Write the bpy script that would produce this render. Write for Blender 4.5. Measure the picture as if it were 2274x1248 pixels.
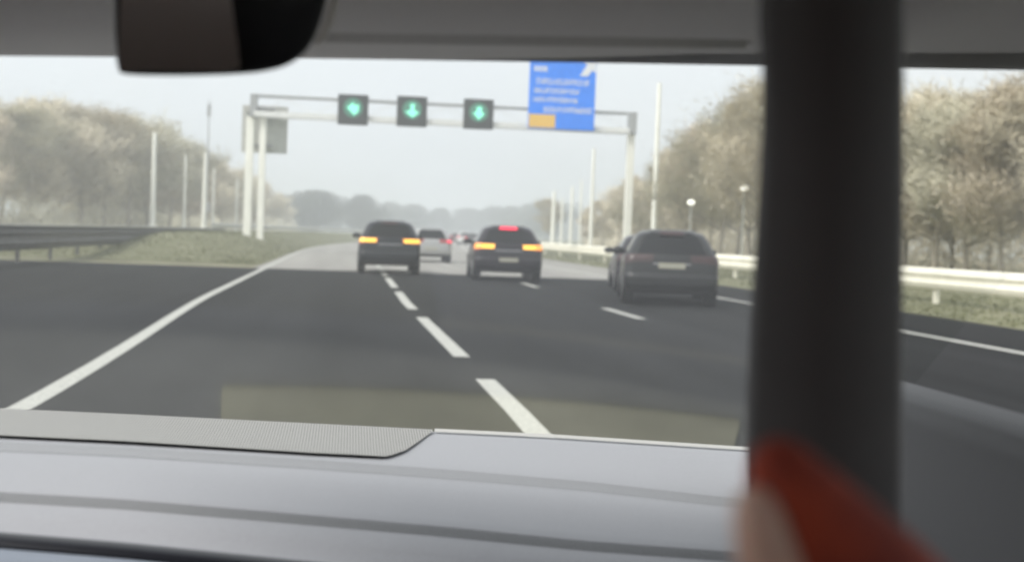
import bpy, bmesh, math, random
from mathutils import Vector, Matrix, Euler
R = math.radians
random.seed(11)
for o in list(bpy.data.objects): bpy.data.objects.remove(o)
scene = bpy.context.scene
COL = scene.collection

# ------------------------------------------------------------------ camera
FPX, W, H = 3000.0, 2274.0, 1248.0
CAMZ = 1.25
YAW, PITCH, ROLL = -R(6.86), -R(1.886), R(2.1)
CAMROT = Matrix.Rotation(YAW, 3, 'Z') @ Matrix.Rotation(math.pi/2 + PITCH, 3, 'X') @ Matrix.Rotation(ROLL, 3, 'Z')
cd = bpy.data.cameras.new('camera'); cam = bpy.data.objects.new('camera', cd); COL.objects.link(cam)
cam.matrix_world = Matrix.Translation((0, 0, CAMZ)) @ CAMROT.to_4x4()
cd.sensor_width = 36; cd.lens = 36*FPX/W; cd.clip_start = 0.02; cd.clip_end = 6000
cd.dof.use_dof = True; cd.dof.focus_distance = 2.1; cd.dof.aperture_fstop = (36*FPX/W)/7.4
scene.camera = cam
# ------------------------------------------------------------------ light
SUN_EL, SUN_AZ = R(46), R(-120)          # azimuth: from +Y towards +X
w = bpy.data.worlds.new('World'); scene.world = w; w.use_nodes = True
nt = w.node_tree; nt.nodes.clear()
out = nt.nodes.new('ShaderNodeOutputWorld'); bg = nt.nodes.new('ShaderNodeBackground')
sky = nt.nodes.new('ShaderNodeTexSky'); sky.sky_type = 'NISHITA'; sky.sun_disc = False
sky.sun_elevation = SUN_EL; sky.sun_rotation = SUN_AZ; sky.dust_density = 6; sky.air_density = 1.2
hs = nt.nodes.new('ShaderNodeHueSaturation'); hs.inputs['Saturation'].default_value = 0.18
mx = nt.nodes.new('ShaderNodeMix'); mx.data_type = 'RGBA'; mx.inputs[0].default_value = 0.6
nz = nt.nodes.new('ShaderNodeTexNoise'); nz.inputs['Scale'].default_value = 2.2; nz.inputs['Detail'].default_value = 4
tc = nt.nodes.new('ShaderNodeTexCoord'); cr = nt.nodes.new('ShaderNodeValToRGB')
cr.color_ramp.elements[0].position = 0.3; cr.color_ramp.elements[0].color = (7.7, 8.25, 8.9, 1)
cr.color_ramp.elements[1].position = 0.75; cr.color_ramp.elements[1].color = (9.2, 9.3, 9.2, 1)
nt.links.new(tc.outputs['Generated'], nz.inputs['Vector']); nt.links.new(nz.outputs['Fac'], cr.inputs[0])
nt.links.new(sky.outputs[0], hs.inputs['Color']); nt.links.new(hs.outputs[0], mx.inputs[6])
nt.links.new(cr.outputs[0], mx.inputs[7]); nt.links.new(mx.outputs[2], bg.inputs['Color'])
bg.inputs['Strength'].default_value = 0.15
nt.links.new(bg.outputs[0], out.inputs['Surface'])
sd = bpy.data.lights.new('sun', 'SUN'); sun = bpy.data.objects.new('sun', sd); COL.objects.link(sun)
sd.energy = 2.2; sd.angle = R(22); sd.color = (1, .96, .9)
sv = Vector((math.sin(SUN_AZ)*math.cos(SUN_EL), math.cos(SUN_AZ)*math.cos(SUN_EL), math.sin(SUN_EL)))
sun.rotation_euler = sv.to_track_quat('Z', 'Y').to_euler()
scene.view_settings.view_transform = 'Standard'; scene.view_settings.look = 'None'
scene.view_settings.exposure = 0.2; scene.view_settings.gamma = 1
scene.view_settings.use_curve_mapping = False
cy = scene.cycles
cy.use_denoising = True; cy.volume_bounces = 2; cy.max_bounces = 10; cy.transparent_max_bounces = 24
cy.diffuse_bounces = 3; cy.glossy_bounces = 3
cy.caustics_reflective = False; cy.caustics_refractive = False; cy.sample_clamp_indirect = 4

# ------------------------------------------------------------------ helpers
def ray(px, py):
    v = CAMROT @ Vector(((px-W/2)/FPX, -(py-H/2)/FPX, -1.0)); return v
def at(px, py, Y):                 # point on the sight line at forward distance Y
    v = ray(px, py); return Vector((0, 0, CAMZ)) + v*(Y/v.y)
def near(px, py, d):               # at depth d along the optical axis
    return Vector((0, 0, CAMZ)) + ray(px, py)*d

def mat(name, col, rough=.6, metal=0, noise=0.0, nscale=20, emit=None, estr=0, bump=0, coat=0, spec=None, col2=None, sss=0):
    m = bpy.data.materials.new(name); m.use_nodes = True
    n = m.node_tree; b = n.nodes['Principled BSDF']
    b.inputs['Base Color'].default_value = (*col, 1); b.inputs['Roughness'].default_value = rough
    b.inputs['Metallic'].default_value = metal
    if spec is not None: b.inputs['Specular IOR Level'].default_value = spec
    if coat: b.inputs['Coat Weight'].default_value = coat; b.inputs['Coat Roughness'].default_value = .05
    if emit: b.inputs['Emission Color'].default_value = (*emit, 1); b.inputs['Emission Strength'].default_value = estr
    if sss: b.inputs['Subsurface Weight'].default_value = sss; b.inputs['Subsurface Radius'].default_value = (.02,.006,.003); b.inputs['Subsurface Scale'].default_value = .5
    if noise or bump:
        t = n.nodes.new('ShaderNodeTexCoord'); z = n.nodes.new('ShaderNodeTexNoise')
        z.inputs['Scale'].default_value = nscale; z.inputs['Detail'].default_value = 6; z.inputs['Roughness'].default_value = .65
        n.links.new(t.outputs['Object'], z.inputs['Vector'])
        if noise:
            r = n.nodes.new('ShaderNodeValToRGB')
            c2 = col2 if col2 else tuple(min(1, c*(1+noise)) for c in col)
            c1 = tuple(c*(1-noise) for c in col) if not col2 else col
            r.color_ramp.elements[0].position = .3; r.color_ramp.elements[0].color = (*c1, 1)
            r.color_ramp.elements[1].position = .7; r.color_ramp.elements[1].color = (*c2, 1)
            n.links.new(z.outputs['Fac'], r.inputs[0]); n.links.new(r.outputs[0], b.inputs['Base Color'])
        if bump:
            bp = n.nodes.new('ShaderNodeBump'); bp.inputs['Strength'].default_value = bump; bp.inputs['Distance'].default_value = .01
            n.links.new(z.outputs['Fac'], bp.inputs['Height']); n.links.new(bp.outputs[0], b.inputs['Normal'])
    return m

def asphalt(name, c, streak=.5):
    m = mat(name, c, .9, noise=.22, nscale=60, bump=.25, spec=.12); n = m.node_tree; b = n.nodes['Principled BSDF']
    src = b.inputs['Base Color'].links[0].from_socket
    t = n.nodes.new('ShaderNodeTexCoord'); mp = n.nodes.new('ShaderNodeMapping'); mp.inputs['Scale'].default_value = (1.1, .03, 1)
    z = n.nodes.new('ShaderNodeTexNoise'); z.inputs['Scale'].default_value = 1.0; z.inputs['Detail'].default_value = 5
    r = n.nodes.new('ShaderNodeMapRange'); r.inputs[1].default_value = .3; r.inputs[2].default_value = .7
    r.inputs[3].default_value = 1-streak; r.inputs[4].default_value = 1+streak*.6
    mm = n.nodes.new('ShaderNodeVectorMath'); mm.operation = 'SCALE'
    n.links.new(t.outputs['Object'], mp.inputs[0]); n.links.new(mp.outputs[0], z.inputs['Vector']); n.links.new(z.outputs['Fac'], r.inputs[0])
    n.links.new(src, mm.inputs[0]); n.links.new(r.outputs[0], mm.inputs['Scale']); n.links.new(mm.outputs[0], b.inputs['Base Color'])
    return m

M = dict(
 asphalt=asphalt('shaded_asphalt', (.014, .0142, .015)),  # shade over the near road, put into a darker asphalt colour
 asphalt_lit=asphalt('lit_asphalt', (.30, .29, .27), .15),  # the same road out of the shade, coloured pale
 shoulder=asphalt('shoulder_asphalt', (.026, .028, .029)),
 paint=mat('road_paint', (.42, .42, .385), .7, noise=.4, nscale=30),
 grass=mat('verge_grass', (.12, .125, .06), .95, noise=1, nscale=.5, col2=(.19, .185, .11)),
 land=mat('field', (.16, .16, .09), .95, noise=1, nscale=.15, col2=(.25, .23, .15)),
 tuft=mat('grass_tuft', (.16, .165, .085), .9),
 galv=mat('galvanised_steel', (.50, .50, .46), .5, .3, noise=.12, nscale=4),
 rail_dark=mat('weathered_rail', (.09, .09, .085), .6, .2, noise=.25, nscale=3),
 pole=mat('pale_pole_paint', (.86, .86, .78), .55, noise=.08, nscale=3),
 gantry=mat('gantry_paint', (.74, .75, .73), .5, .0, noise=.1, nscale=3),
 gdark=mat('gantry_dark_steel', (.36, .37, .37), .5, .1),
 sign_back=mat('sign_back_grey', (.50, .52, .48), .6, .1, noise=.15, nscale=2),
 box=mat('signal_housing', (.035, .038, .036), .6),
 green=mat('green_led', (.1, .5, .35), .5, emit=(.30, .92, .66), estr=1.0),
 green_dim=mat('green_led_halo', (.05, .14, .10), .5, emit=(.06, .32, .2), estr=.35),
 blue=mat('sign_blue', (.010, .23, .95), .45, emit=None, noise=.08, nscale=2),
 white=mat('sign_white', (.75, .77, .8), .5),
 yellow=mat('sign_yellow', (.80, .50, .10), .5),
 paint_dark=mat('dark_car_paint', (.012, .014, .019), .3, .0, coat=.35, spec=.25),
 paint_plum=mat('graphite_car_paint', (.016, .013, .018), .32, .0, coat=.35, spec=.25),
 paint_grey=mat('charcoal_car_paint', (.017, .0175, .018), .32, .0, coat=.35, spec=.25),
 paint_silver=mat('silver_car_paint', (.36, .36, .35), .3, .4, coat=1),
 paint_white=mat('white_car_paint', (.7, .7, .68), .35, coat=1),
 paint_red=mat('dark_red_car_paint', (.12, .03, .03), .35, coat=1),
 glass=mat('car_window', (.006, .0065, .007), .08, spec=.35),
 trim=mat('black_trim', (.018, .018, .018), .6),
 rubber=mat('tyre_rubber', (.014, .014, .014), .85),
 rim=mat('alloy', (.35, .35, .36), .35, .8),
 plate=mat('number_plate', (.36, .35, .28), .5),
 chrome=mat('satin_trim', (.4, .4, .4), .3, .9),
 lamp_amber=mat('lit_amber_lamp', (.8, .4, .05), .3, emit=(1, .56, .06), estr=1.5),
 lamp_orange=mat('lit_orange_lamp', (.8, .3, .05), .3, emit=(1, .33, .04), estr=1.1),
 lamp_red=mat('red_lamp_lens', (.28, .015, .015), .25, coat=1),
 lamp_redlit=mat('lit_brake_lamp', (.8, .02, .05), .3, emit=(1, .035, .10), estr=1.1),
 lamp_dim=mat('unlit_dark_lamp', (.04, .018, .018), .35),
 lampwhite=mat('lit_white_lamp', (.9, .9, .85), .4, emit=(1, .97, .85), estr=1.2),
 bark=mat('bark', (.38, .34, .27), .9, noise=.3, nscale=8),
 bark_far=mat('far_bark', (.10, .10, .09), .9),
)
M['twig_a'] = mat('twigs_tan', (.62, .56, .42), .95, noise=.35, nscale=1.2)
M['twig_b'] = mat('twigs_olive', (.57, .54, .41), .95, noise=.35, nscale=1.2)
M['twig_c'] = mat('twigs_brown', (.58, .51, .39), .95, noise=.35, nscale=1.2)
M['leaf_far'] = mat('far_foliage', (.09, .10, .085), .95, noise=.4, nscale=.6)

def obj(name, me_or_bm, m=None, parent=None, smooth=False, loc=None):
    if isinstance(me_or_bm, bmesh.types.BMesh):
        me = bpy.data.meshes.new(name); bmesh.ops.recalc_face_normals(me_or_bm, faces=me_or_bm.faces)
        me_or_bm.to_mesh(me); me_or_bm.free()
    else: me = me_or_bm
    if m is not None and not me.materials: me.materials.append(m)
    if smooth:
        for p in me.polygons: p.use_smooth = True
    o = bpy.data.objects.new(name, me); COL.objects.link(o)
    if parent: o.parent = parent
    if loc is not None: o.location = loc
    return o
def tag(o, label=None, cat=None, group=None, kind=None):
    for k, v in (('label', label), ('category', cat), ('group', group), ('kind', kind)):
        if v: o[k] = v
    return o
def empty(name, loc, rz=0):
    o = bpy.data.objects.new(name, None); COL.objects.link(o); o.location = loc; o.rotation_euler = (0, 0, rz)
    o.empty_display_size = .2; return o
def copy_tree(o, parent=None):
    c = o.copy(); COL.objects.link(c); c.parent = parent
    for ch in list(o.children): copy_tree(ch, c)
    return c
def box(bm, x0, x1, y0, y1, z0, z1, bevel=0):
    r = bmesh.ops.create_cube(bm, size=1)
    for v in r['verts']:
        v.co = Vector(((x0+x1)/2+v.co.x*(x1-x0), (y0+y1)/2+v.co.y*(y1-y0), (z0+z1)/2+v.co.z*(z1-z0)))
    if bevel:
        es = {e for v in r['verts'] for e in v.link_edges}
        bmesh.ops.bevel(bm, geom=list(es), offset=bevel, segments=2, affect='EDGES', profile=.6)
    return bm
def tube(bm, a, b, ra, rb=None, n=8, cap=True):
    a, b = Vector(a), Vector(b); rb = ra if rb is None else rb
    d = (b-a).normalized(); u = d.orthogonal().normalized(); v = d.cross(u)
    A = [bm.verts.new(a+(u*math.cos(t)+v*math.sin(t))*ra) for t in [2*math.pi*i/n for i in range(n)]]
    B = [bm.verts.new(b+(u*math.cos(t)+v*math.sin(t))*rb) for t in [2*math.pi*i/n for i in range(n)]]
    for i in range(n): bm.faces.new((A[i], A[(i+1)%n], B[(i+1)%n], B[i]))
    if cap: bm.faces.new(A[::-1]); bm.faces.new(B)
def prism(bm, pts, y0, y1):        # polygon in x,z extruded along y
    a = [bm.verts.new((p[0], y0, p[1])) for p in pts]; b = [bm.verts.new((p[0], y1, p[1])) for p in pts]
    bm.faces.new(a); bm.faces.new(b[::-1])
    for i in range(len(pts)): bm.faces.new((a[i], b[i], b[(i+1)%len(pts)], a[(i+1)%len(pts)]))

# ------------------------------------------------------------------ the road's course
def shift(Y):
    if Y < 70: return 0
    if Y < 170: return 6e-4*(Y-70)**2
    return 6 + .12*(Y-170)
def ribbon(x0, x1, ys, z=0.0, bm=None):
    bm = bm or bmesh.new(); prev = None
    for Y in ys:
        s = shift(Y); a = bm.verts.new((x0+s, Y, z)); b = bm.verts.new((x1+s, Y, z))
        if prev: bm.faces.new((prev[0], prev[1], b, a))
        prev = (a, b)
    return bm
def steps(a, b, d=8):
    n = max(1, int(math.ceil((b-a)/d))); return [a+(b-a)*i/n for i in range(n+1)]

# ------------------------------------------------------------------ ground
bm = bmesh.new(); bmesh.ops.create_grid(bm, x_segments=8, y_segments=8, size=3200)
tag(obj('ground', bm, M['land'], loc=(0, 900, -.012)), kind='structure')
SHADE_EDGE = 42.0  # distance at which the painted shade on the road ends
LE, DA, DB, RE = -2.4, 1.12, 4.75, 8.55      # painted lines
tag(obj('road', ribbon(-12.5, 11.2, steps(-25, SHADE_EDGE)), M['asphalt']), kind='structure')
tag(obj('road', ribbon(-2.95, 11.2, steps(SHADE_EDGE, 1300, 10)), M['asphalt_lit']), kind='structure')
tag(obj('road', ribbon(-34, -14.5, steps(-25, 1300, 10)), M['asphalt_lit']), kind='structure')  # opposite carriageway
zp = .004
def left_edge():
    bm = bmesh.new(); pv = None
    for q in [-10, 0]+[8+i*2 for i in range(20)]+steps(52, 900, 8):
        t = min(1, max(0, (q-8)/18)); t = t*t*(3-2*t); X = -2.12-.38*t-.35*min(1, max(0, (q-25)/60))+shift(q)
        a = bm.verts.new((X-.08, q, zp)); b = bm.verts.new((X+.08, q, zp))
        if pv: bm.faces.new((pv[0], pv[1], b, a))
        pv = (a, b)
    return bm
tag(obj('road_edge_line', left_edge(), M['paint']), kind='structure')
tag(obj('road_edge_line', ribbon(RE-.10, RE+.10, steps(-10, 900, 8), zp), M['paint']), kind='structure')
def drift(Y): return .10-.20*min(1, max(0, (Y-10)/14))
def dash_line(x, L=9*FPX/4300, P=12*FPX/4300, Y0=None):
    bm = bmesh.new(); k = 0
    if Y0 is None: Y0 = FPX*CAMZ/322 - L
    y = Y0 - 2*P
    while y < 500:
        pv = None
        for q in (y, y+L*.33, y+L*.67, y+L):
            X = x+drift(q)+shift(q); a = bm.verts.new((X-.085, q, zp)); b = bm.verts.new((X+.085, q, zp))
            if pv: bm.faces.new((pv[0], pv[1], b, a))
            pv = (a, b)
        y += P
    return bm
tag(obj('lane_marking', dash_line(DA), M['paint']), kind='structure')
tag(obj('lane_marking', dash_line(DB, 3, 12, 21.3), M['paint']), kind='structure')

# grass bank in the median and the verge at the right
def bank(name, prof, y0, y1, m, taper=10, taper_end=0):
    bm = bmesh.new(); rows = []
    for Y in steps(y0, y1, 2.2 if y1 < 200 else 5):
        f = min(1, max(.02, (Y-y0)/taper)); f = f*f*(3-2*f)
        s = shift(Y)
        rows.append([bm.verts.new((x+s + random.uniform(-.06, .06), Y, z*f+random.uniform(-.02, .02)*(z > .05)+.006)) for x, z in prof])
    for a, b in zip(rows, rows[1:]):
        for i in range(len(a)-1): bm.faces.new((a[i], a[i+1], b[i+1], b[i]))
    return obj(name, bm, m, smooth=True)
pl = [(-14.4, 0), (-13, .5), (-11, .8), (-9, .85), (-7.5, .9), (-6, .85), (-5, .6), (-4, .25), (-3.3, .05), (-2.96, 0)]
tag(bank('grass_bank', pl, 45, 420, M['grass'], 22), kind='structure')
pr = [(11.2, 0), (12.2, .04), (13.5, .12), (15, .2), (18, .3), (26, .5), (40, .6)]
tag(bank('grass_verge', pr, -10, 500, M['grass'], 1), kind='structure')
# tufts (uncountable)
def tufts(n, fx, m, name):
    bm = bmesh.new()
    for _ in range(n):
        x, Y, z = fx()
        for k in range(3):
            a = random.uniform(0, 6.28); h = random.uniform(.03, .09); wd = random.uniform(.012, .03)
            d = Vector((math.cos(a), math.sin(a), 0))*wd; l = Vector((random.uniform(-.06, .06), random.uniform(-.06, .06), h))
            p = Vector((x, Y, z)); bm.faces.new((bm.verts.new(p-d), bm.verts.new(p+d), bm.verts.new(p+l)))
    return obj(name, bm, m)
def zprof(prof, x):
    for (xa, za), (xb, zb) in zip(prof, prof[1:]):
        if xa <= x <= xb: return za+(zb-za)*(x-xa)/(xb-xa)
    return 0
def fl():
    Y = 46+random.random()**1.6*110; x = random.uniform(-12, -3); f = min(1, (Y-45)/22); f = f*f*(3-2*f)
    return x+shift(Y), Y, zprof(pl, x)*f
def fr():
    Y = 22+random.random()**1.6*110; x = random.uniform(11.3, 20); return x+shift(Y), Y, zprof(pr, x)
tag(tufts(9000, fl, M['tuft'], 'grass'), 'short patchy grass on the median bank', 'grass', kind='stuff')
tag(tufts(7000, fr, M['tuft'], 'grass'), 'pale patchy grass on the verge right of the carriageway', 'grass', kind='stuff')

# ------------------------------------------------------------------ guard rails
def guard_rail(name, x, y0, y1, m, label, z0=.4, z1=.76, gz=0.0, sp=4.0, side=1, postm=None, capm=None):
    root = empty(name, (x+shift(y0), y0, gz)); tag(root, label, 'guard rail', 'guard rails along the carriageway')
    bm = bmesh.new(); ys = steps(y0, y1, 4); prof = []
    hh = z1-z0
    for f, d in ((0, 0), (.12, .04), (.3, .07), (.42, .02), (.58, .02), (.7, .07), (.88, .04), (1, 0), (1, -.03), (0, -.03)): prof.append((-side*d, z0+hh*f))
    rows = [[bm.verts.new((dx+x+shift(Y)-root.location.x, Y-y0, z)) for dx, z in prof] for Y in ys]
    for a, b in zip(rows, rows[1:]):
        for i in range(len(a)): bm.faces.new((a[i], a[(i+1)%len(a)], b[(i+1)%len(a)], b[i]))
    bm.faces.new(rows[0]); bm.faces.new(rows[-1][::-1])
    obj('rail_beam', bm, m, root)
    if capm:
        bm = bmesh.new(); prev = None
        for Y in ys:
            X = x+shift(Y)-root.location.x
            q = [bm.verts.new((X+a, Y-y0, z1+b)) for a, b in ((-.16, .004), (.16, .004), (.16, .05), (-.16, .05))]
            if prev:
                for i in range(4): bm.faces.new((prev[i], prev[(i+1)%4], q[(i+1)%4], q[i]))
            else: bm.faces.new(q)
            prev = q
        bm.faces.new(prev[::-1]); obj('rail_cap', bm, capm, root)
    n = 0; Y = y0+1
    while Y < y1 and n < 40:
        bm = bmesh.new(); X = x+shift(Y)-root.location.x+side*.10
        box(bm, X-.05, X+.05, Y-y0-.06, Y-y0+.06, -.3, z1-.03); obj('post', bm, postm or m, root); Y += sp; n += 1
    return root
guard_rail('guard_rail', -9.2, 30, 96, M['rail_dark'], 'dark weathered guard rail with stout posts at the left of the near carriageway', .36, 1.04, 0, 4.2, -1, M['rail_dark'], M['galv'])
guard_rail('guard_rail', -10.6, 100, 420, M['galv'], 'pale guard rail along the top of the grass bank, running into the distance', .35, .70, .75, 8, -1)
guard_rail('guard_rail', 13.0, 12, 300, mat('cream_rail', (.86, .83, .70), .6, noise=.1, nscale=2), 'long cream guard rail beyond the right hand verge, passing behind the dark cars', .36, .84, .05, 8, 1)

# ------------------------------------------------------------------ sign gantry
GY = 75.0
def gx(px): return at(px, 500, GY).x
def gz(px, py): return at(px, py, GY).z
g = empty('sign_gantry', (gx(556), GY, 0)); tag(g, 'pale steel gantry spanning the motorway and carrying the lit lane signals and the blue sign', 'gantry')
def gl(v): return v - g.location
xl, xr = at(556, 400, GY).x, at(1396, 400, GY).x
zt = gz(556, 216); zb = gz(985, 279); ztr = gz(1396, 247)
ztop = (zt+ztr)/2
def gbox(x0, x1, y0, y1, z0, z1, name, m, parent=g, rel=None):
    bm = bmesh.new(); o0 = g.location
    box(bm, x0-o0.x, x1-o0.x, y0-o0.y, y1-o0.y, z0-o0.z, z1-o0.z); return obj(name, bm, m, parent)
for yy in (GY-.45, GY+.45):
    gbox(xl+.12, xr-.15, yy-.07, yy+.07, ztop-.09, ztop, 'top_chord', M['gdark'])
    gbox(xl+.12, xr-.15, yy-.10, yy+.10, zb-.0, zb+.28, 'bottom_chord', M['gantry'])
n = 14
for yy in (-.45, .45):
    bm = bmesh.new()
    for i in range(n):
        xa = xl+.3+(xr-xl-.6)*i/n; xb = xl+.3+(xr-xl-.6)*(i+1)/n
        if i % 2 == 0: tube(bm, (xa-xl, yy, zb+.28), (xb-xl, yy, ztop-.14), .010, n=6)
        else: tube(bm, (xa-xl, yy, ztop-.14), (xb-xl, yy, zb+.28), .010, n=6)
    obj('lattice', bm, M['gantry'], g)

# legs: the left pair and the right one
for px, wd in ((548, .20), (577, .17)):
    X = at(px, 430, GY).x
    bm = bmesh.new(); box(bm, X-wd-xl, X+wd-xl, -.2, .2, 0, zb-.02, .03); box(bm, X-wd-.2-xl, X+wd+.2-xl, -.4, .4, -.1, .16, .03)
    obj('leg', bm, M['pole'], g)
bm = bmesh.new(); box(bm, -.18, .18, -.52, .52, zb-.02, ztop+.02, .02); obj('end_post', bm, M['gdark'], g)
X = xr-xl
bm = bmesh.new(); box(bm, X-.17, X+.17, -.52, .52, zb-.02, ztop+.02, .02); obj('end_post', bm, M['gdark'], g)
bm = bmesh.new(); box(bm, X-.24, X+.16, -.2, .2, 0, zb-.03, .03); box(bm, X-.45, X+.38, -.4, .4, -.1, .3, .03); obj('leg', bm, M['pole'], g)

# lane signals
def lane_signal(px, py, label, kind):
    c = at(px, py, GY-.75); s = .82
    r = empty('lane_signal', (c.x, c.y, c.z)); tag(r, label, 'lane signal', 'lit lane signals on the gantry')
    bm = bmesh.new(); box(bm, -s, s, 0, .28, -s, s, .04); obj('housing', bm, M['box'], r)
    bm = bmesh.new(); box(bm, -.35, .35, .28, .33, -.4, .4); obj('bracket', bm, M['gdark'], r)
    bm = bmesh.new()
    h = [(math.cos(a)*.52, .10+math.sin(a)*.52) for a in [i*math.pi/12 for i in range(24)]]
    prism(bm, h, -.006, .002); obj('display_face', bm, M['green_dim'], r)
    bm = bmesh.new()
    if kind == 0:   # arrow leaning to the lower left, as drawn by the lamps
        pts = [(-.34, .10), (.02, .42), (.06, .24), (.30, .30), (.30, -.10), (.06, -.30)]
    elif kind == 1:
        pts = [(-.38, -.02), (-.10, .06), (-.10, .42), (.14, .42), (.14, .06), (.40, -.04), (.04, -.34)]
    else:
        pts = [(-.32, .04), (-.12, .16), (-.12, .40), (.16, .40), (.18, .16), (.32, .0), (.02, -.32)]
    prism(bm, pts, -.022, -.009); obj('arrow', bm, M['green'], r)
    return r
lane_signal(784, 244, 'dark square lane signal with green arrow nearest the left end of the gantry', 0)
lane_signal(915, 248, 'dark square lane signal with green arrow in the middle of the three', 1)
lane_signal(1063, 254, 'dark square lane signal with green arrow next to the blue sign', 2)

# blue direction sign
pa, pb = at(1172, 286, GY-.8), at(1319, 290, GY-.8); top = at(1245, 96, GY-.8).z; bot = (pa.z+pb.z)/2
sw, sh = pb.x-pa.x, top-bot
s = empty('direction_sign', (pa.x, GY-.8, bot)); tag(s, 'tall blue direction sign with white lettering and a small yellow panel on the gantry', 'road sign')
bm = bmesh.new(); box(bm, 0, sw, 0, .10, 0, sh, .02); obj('sign_panel', bm, M['blue'], s)
for k in (.25, .75):
    bm = bmesh.new(); box(bm, sw*k-.05, sw*k+.05, .10, .34, .2, sh-.2); obj('bracket', bm, M['gdark'], s)
def zz(py): return (290-py)/(290-96)*sh
def xx(px): return (px-1172)/(147)*sw
bm = bmesh.new(); box(bm, .04, xx(1232), -.012, -.002, .06, zz(258), 0); obj('yellow_panel', bm, M['yellow'], s)
rows = [(178, 190, 1188, 1304), (200, 210, 1184, 1286), (220, 230, 1182, 1280), (241, 252, 1206, 1312)]
for y0, y1, x0, x1 in rows:      # the writing is only legible as lines of letters
    bm = bmesh.new(); x = x0
    while x < x1-4:
        lw = random.choice((4.2, 5, 5, 6)); hh = y1 if True else 0
        t0 = y0 - (3 if random.random() < .25 else 0)
        box(bm, xx(x), xx(x+1.5), -.012, -.002, zz(y1), zz(t0)); 
        if random.random() < .8: box(bm, xx(x+1.6), xx(x+lw-.6), -.012, -.002, zz(y0+2.4), zz(y0))
        if random.random() < .6: box(bm, xx(x+1.6), xx(x+lw-.6), -.012, -.002, zz(y1), zz(y1-2.4))
        if random.random() < .6: box(bm, xx(x+lw-1.7), xx(x+lw-.5), -.012, -.002, zz(y1-2.6), zz(y0+2.6))
        x += lw+1.1
    obj('lettering', bm, M['white'], s)
bm = bmesh.new()   # short line at the top left
x = 1182
while x < 1210: box(bm, xx(x), xx(x+4), -.012, -.002, zz(162), zz(150)); x += 6
obj('lettering', bm, M['white'], s)
bm = bmesh.new(); prism(bm, [(xx(a), zz(b)) for a, b in ((1283, 168), (1300, 168), (1311, 154), (1318, 160), (1318, 130), (1290, 132), (1298, 142))], -.012, -.002)
obj('arrow', bm, M['white'], s)

# sign seen from behind, at the left leg of the gantry
pa, pb = at(536, 338, GY+1.0), at(637, 340, GY+1.0); top = at(587, 236, GY+1.0).z
r = empty('road_sign', (pa.x, GY+1.0, pa.z)); tag(r, 'grey rear side of a large framed sign behind the left legs of the gantry', 'road sign')
sw, sh = pb.x-pa.x, top-pa.z
bm = bmesh.new(); box(bm, 0, sw, 0, .12, 0, sh, .02); obj('sign_panel', bm, M['sign_back'], r)
bm = bmesh.new()
for a, b, c, d in ((0, sw, sh-.35, sh), (0, .22, 0, sh-.36), (sw*.30, sw*.48, 0, sh-.36), (sw-.12, sw, 0, sh-.36)): box(bm, a, b, -.07, -.003, c, d)
obj('frame', bm, M['galv'], r)
bm = bmesh.new(); box(bm, sw*.3, sw*.7, -.55, -.075, .3, .45); obj('bracket', bm, M['gdark'], r); bm = bmesh.new(); box(bm, sw*.3, sw*.7, -.55, -.075, sh-.25, sh-.12); obj('bracket', bm, M['gdark'], r)

# ------------------------------------------------------------------ poles and lamp posts
def pole(name, px, ptop, Y, rad, label, m, gz0=0.0, arm=None, grp='tall pale poles beside the motorway', cat='pole'):
    b = at(px, 500, Y); t = at(px, ptop, Y)
    r = empty(name, (b.x, Y, gz0)); tag(r, label, cat, grp)
    bm = bmesh.new(); tube(bm, (0, 0, 0), (0, 0, t.z-gz0), rad, rad*.7, 10); obj('shaft', bm, m, r)
    bm = bmesh.new(); tube(bm, (0, 0, -.05), (0, 0, .5), rad*1.7, rad*1.6, 10); obj('base_sleeve', bm, m, r)
    if arm:
        bm = bmesh.new(); z = t.z-gz0
        tube(bm, (0, 0, z-.05), (arm*.5, 0, z+.15), rad*.55, n=8); tube(bm, (arm*.5, 0, z+.15), (arm, 0, z+.18), rad*.5, n=8); obj('arm', bm, m, r)
        bm = bmesh.new(); box(bm, min(arm, arm*1.5), max(arm, arm*1.5), -.14, .14, z+.13, z+.25, .03); obj('lamp_head', bm, M['gdark'], r)
    return r
PO = M['pole']
pole('lamp_post', 1452, 185, 70, .16, 'tallest pale lamp post, standing behind the charcoal car on the right', PO, .1, grp=None, cat='lamp post')
pole('lamp_post', 1313, 330, 90, .15, 'pale pole between the gantry leg and the row of thinner poles', PO, .1)
pole('lamp_post', 1268, 415, 112, .14, 'pale pole, second of the thin far poles left of the gantry leg', PO, .1)
pole('lamp_post', 1228, 425, 122, .21, 'pale pole furthest left of those on the right, above the middle car', PO, .1)
pole('lamp_post', 1247, 440, 135, .14, 'thin pale pole close behind the wider pale one right of the middle car', PO, .1)
pole('lamp_post', 1288, 400, 126, .12, 'faint thin pole among the far poles before the bare trees', PO, .1)
pole('lamp_post', 338, 295, 118, .24, 'wide pale pole in front of the tan trees at the far left', PO, .6)
pole('lamp_post', 408, 345, 124, .15, 'faint greenish white pole right of the wide pole at the far left', PO, .6)
pole('lamp_post', 452, 340, 112, .18, 'pale pole with the dark slim mast rising beside it', PO, .6)
pole('lamp_post', 472, 375, 138, .15, 'faint pole just right of the pale pole by the dark mast', PO, .6)
pole('lamp_post', 524, 395, 150, .13, 'thin faint pole just left of the gantry legs', PO, .6)
mst = pole('mast', 457, 222, 121, .07, 'slim grey mast taller than the trees, with a dark cabinet low down', M['gdark'], .6, cat='mast', grp=None)
bm = bmesh.new(); c = at(457, 458, 121); box(bm, -.3, .3, -.3, .3, c.z-.6-.55, c.z-.6+.35, .03); obj('cabinet', bm, M['gdark'], mst)
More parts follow.
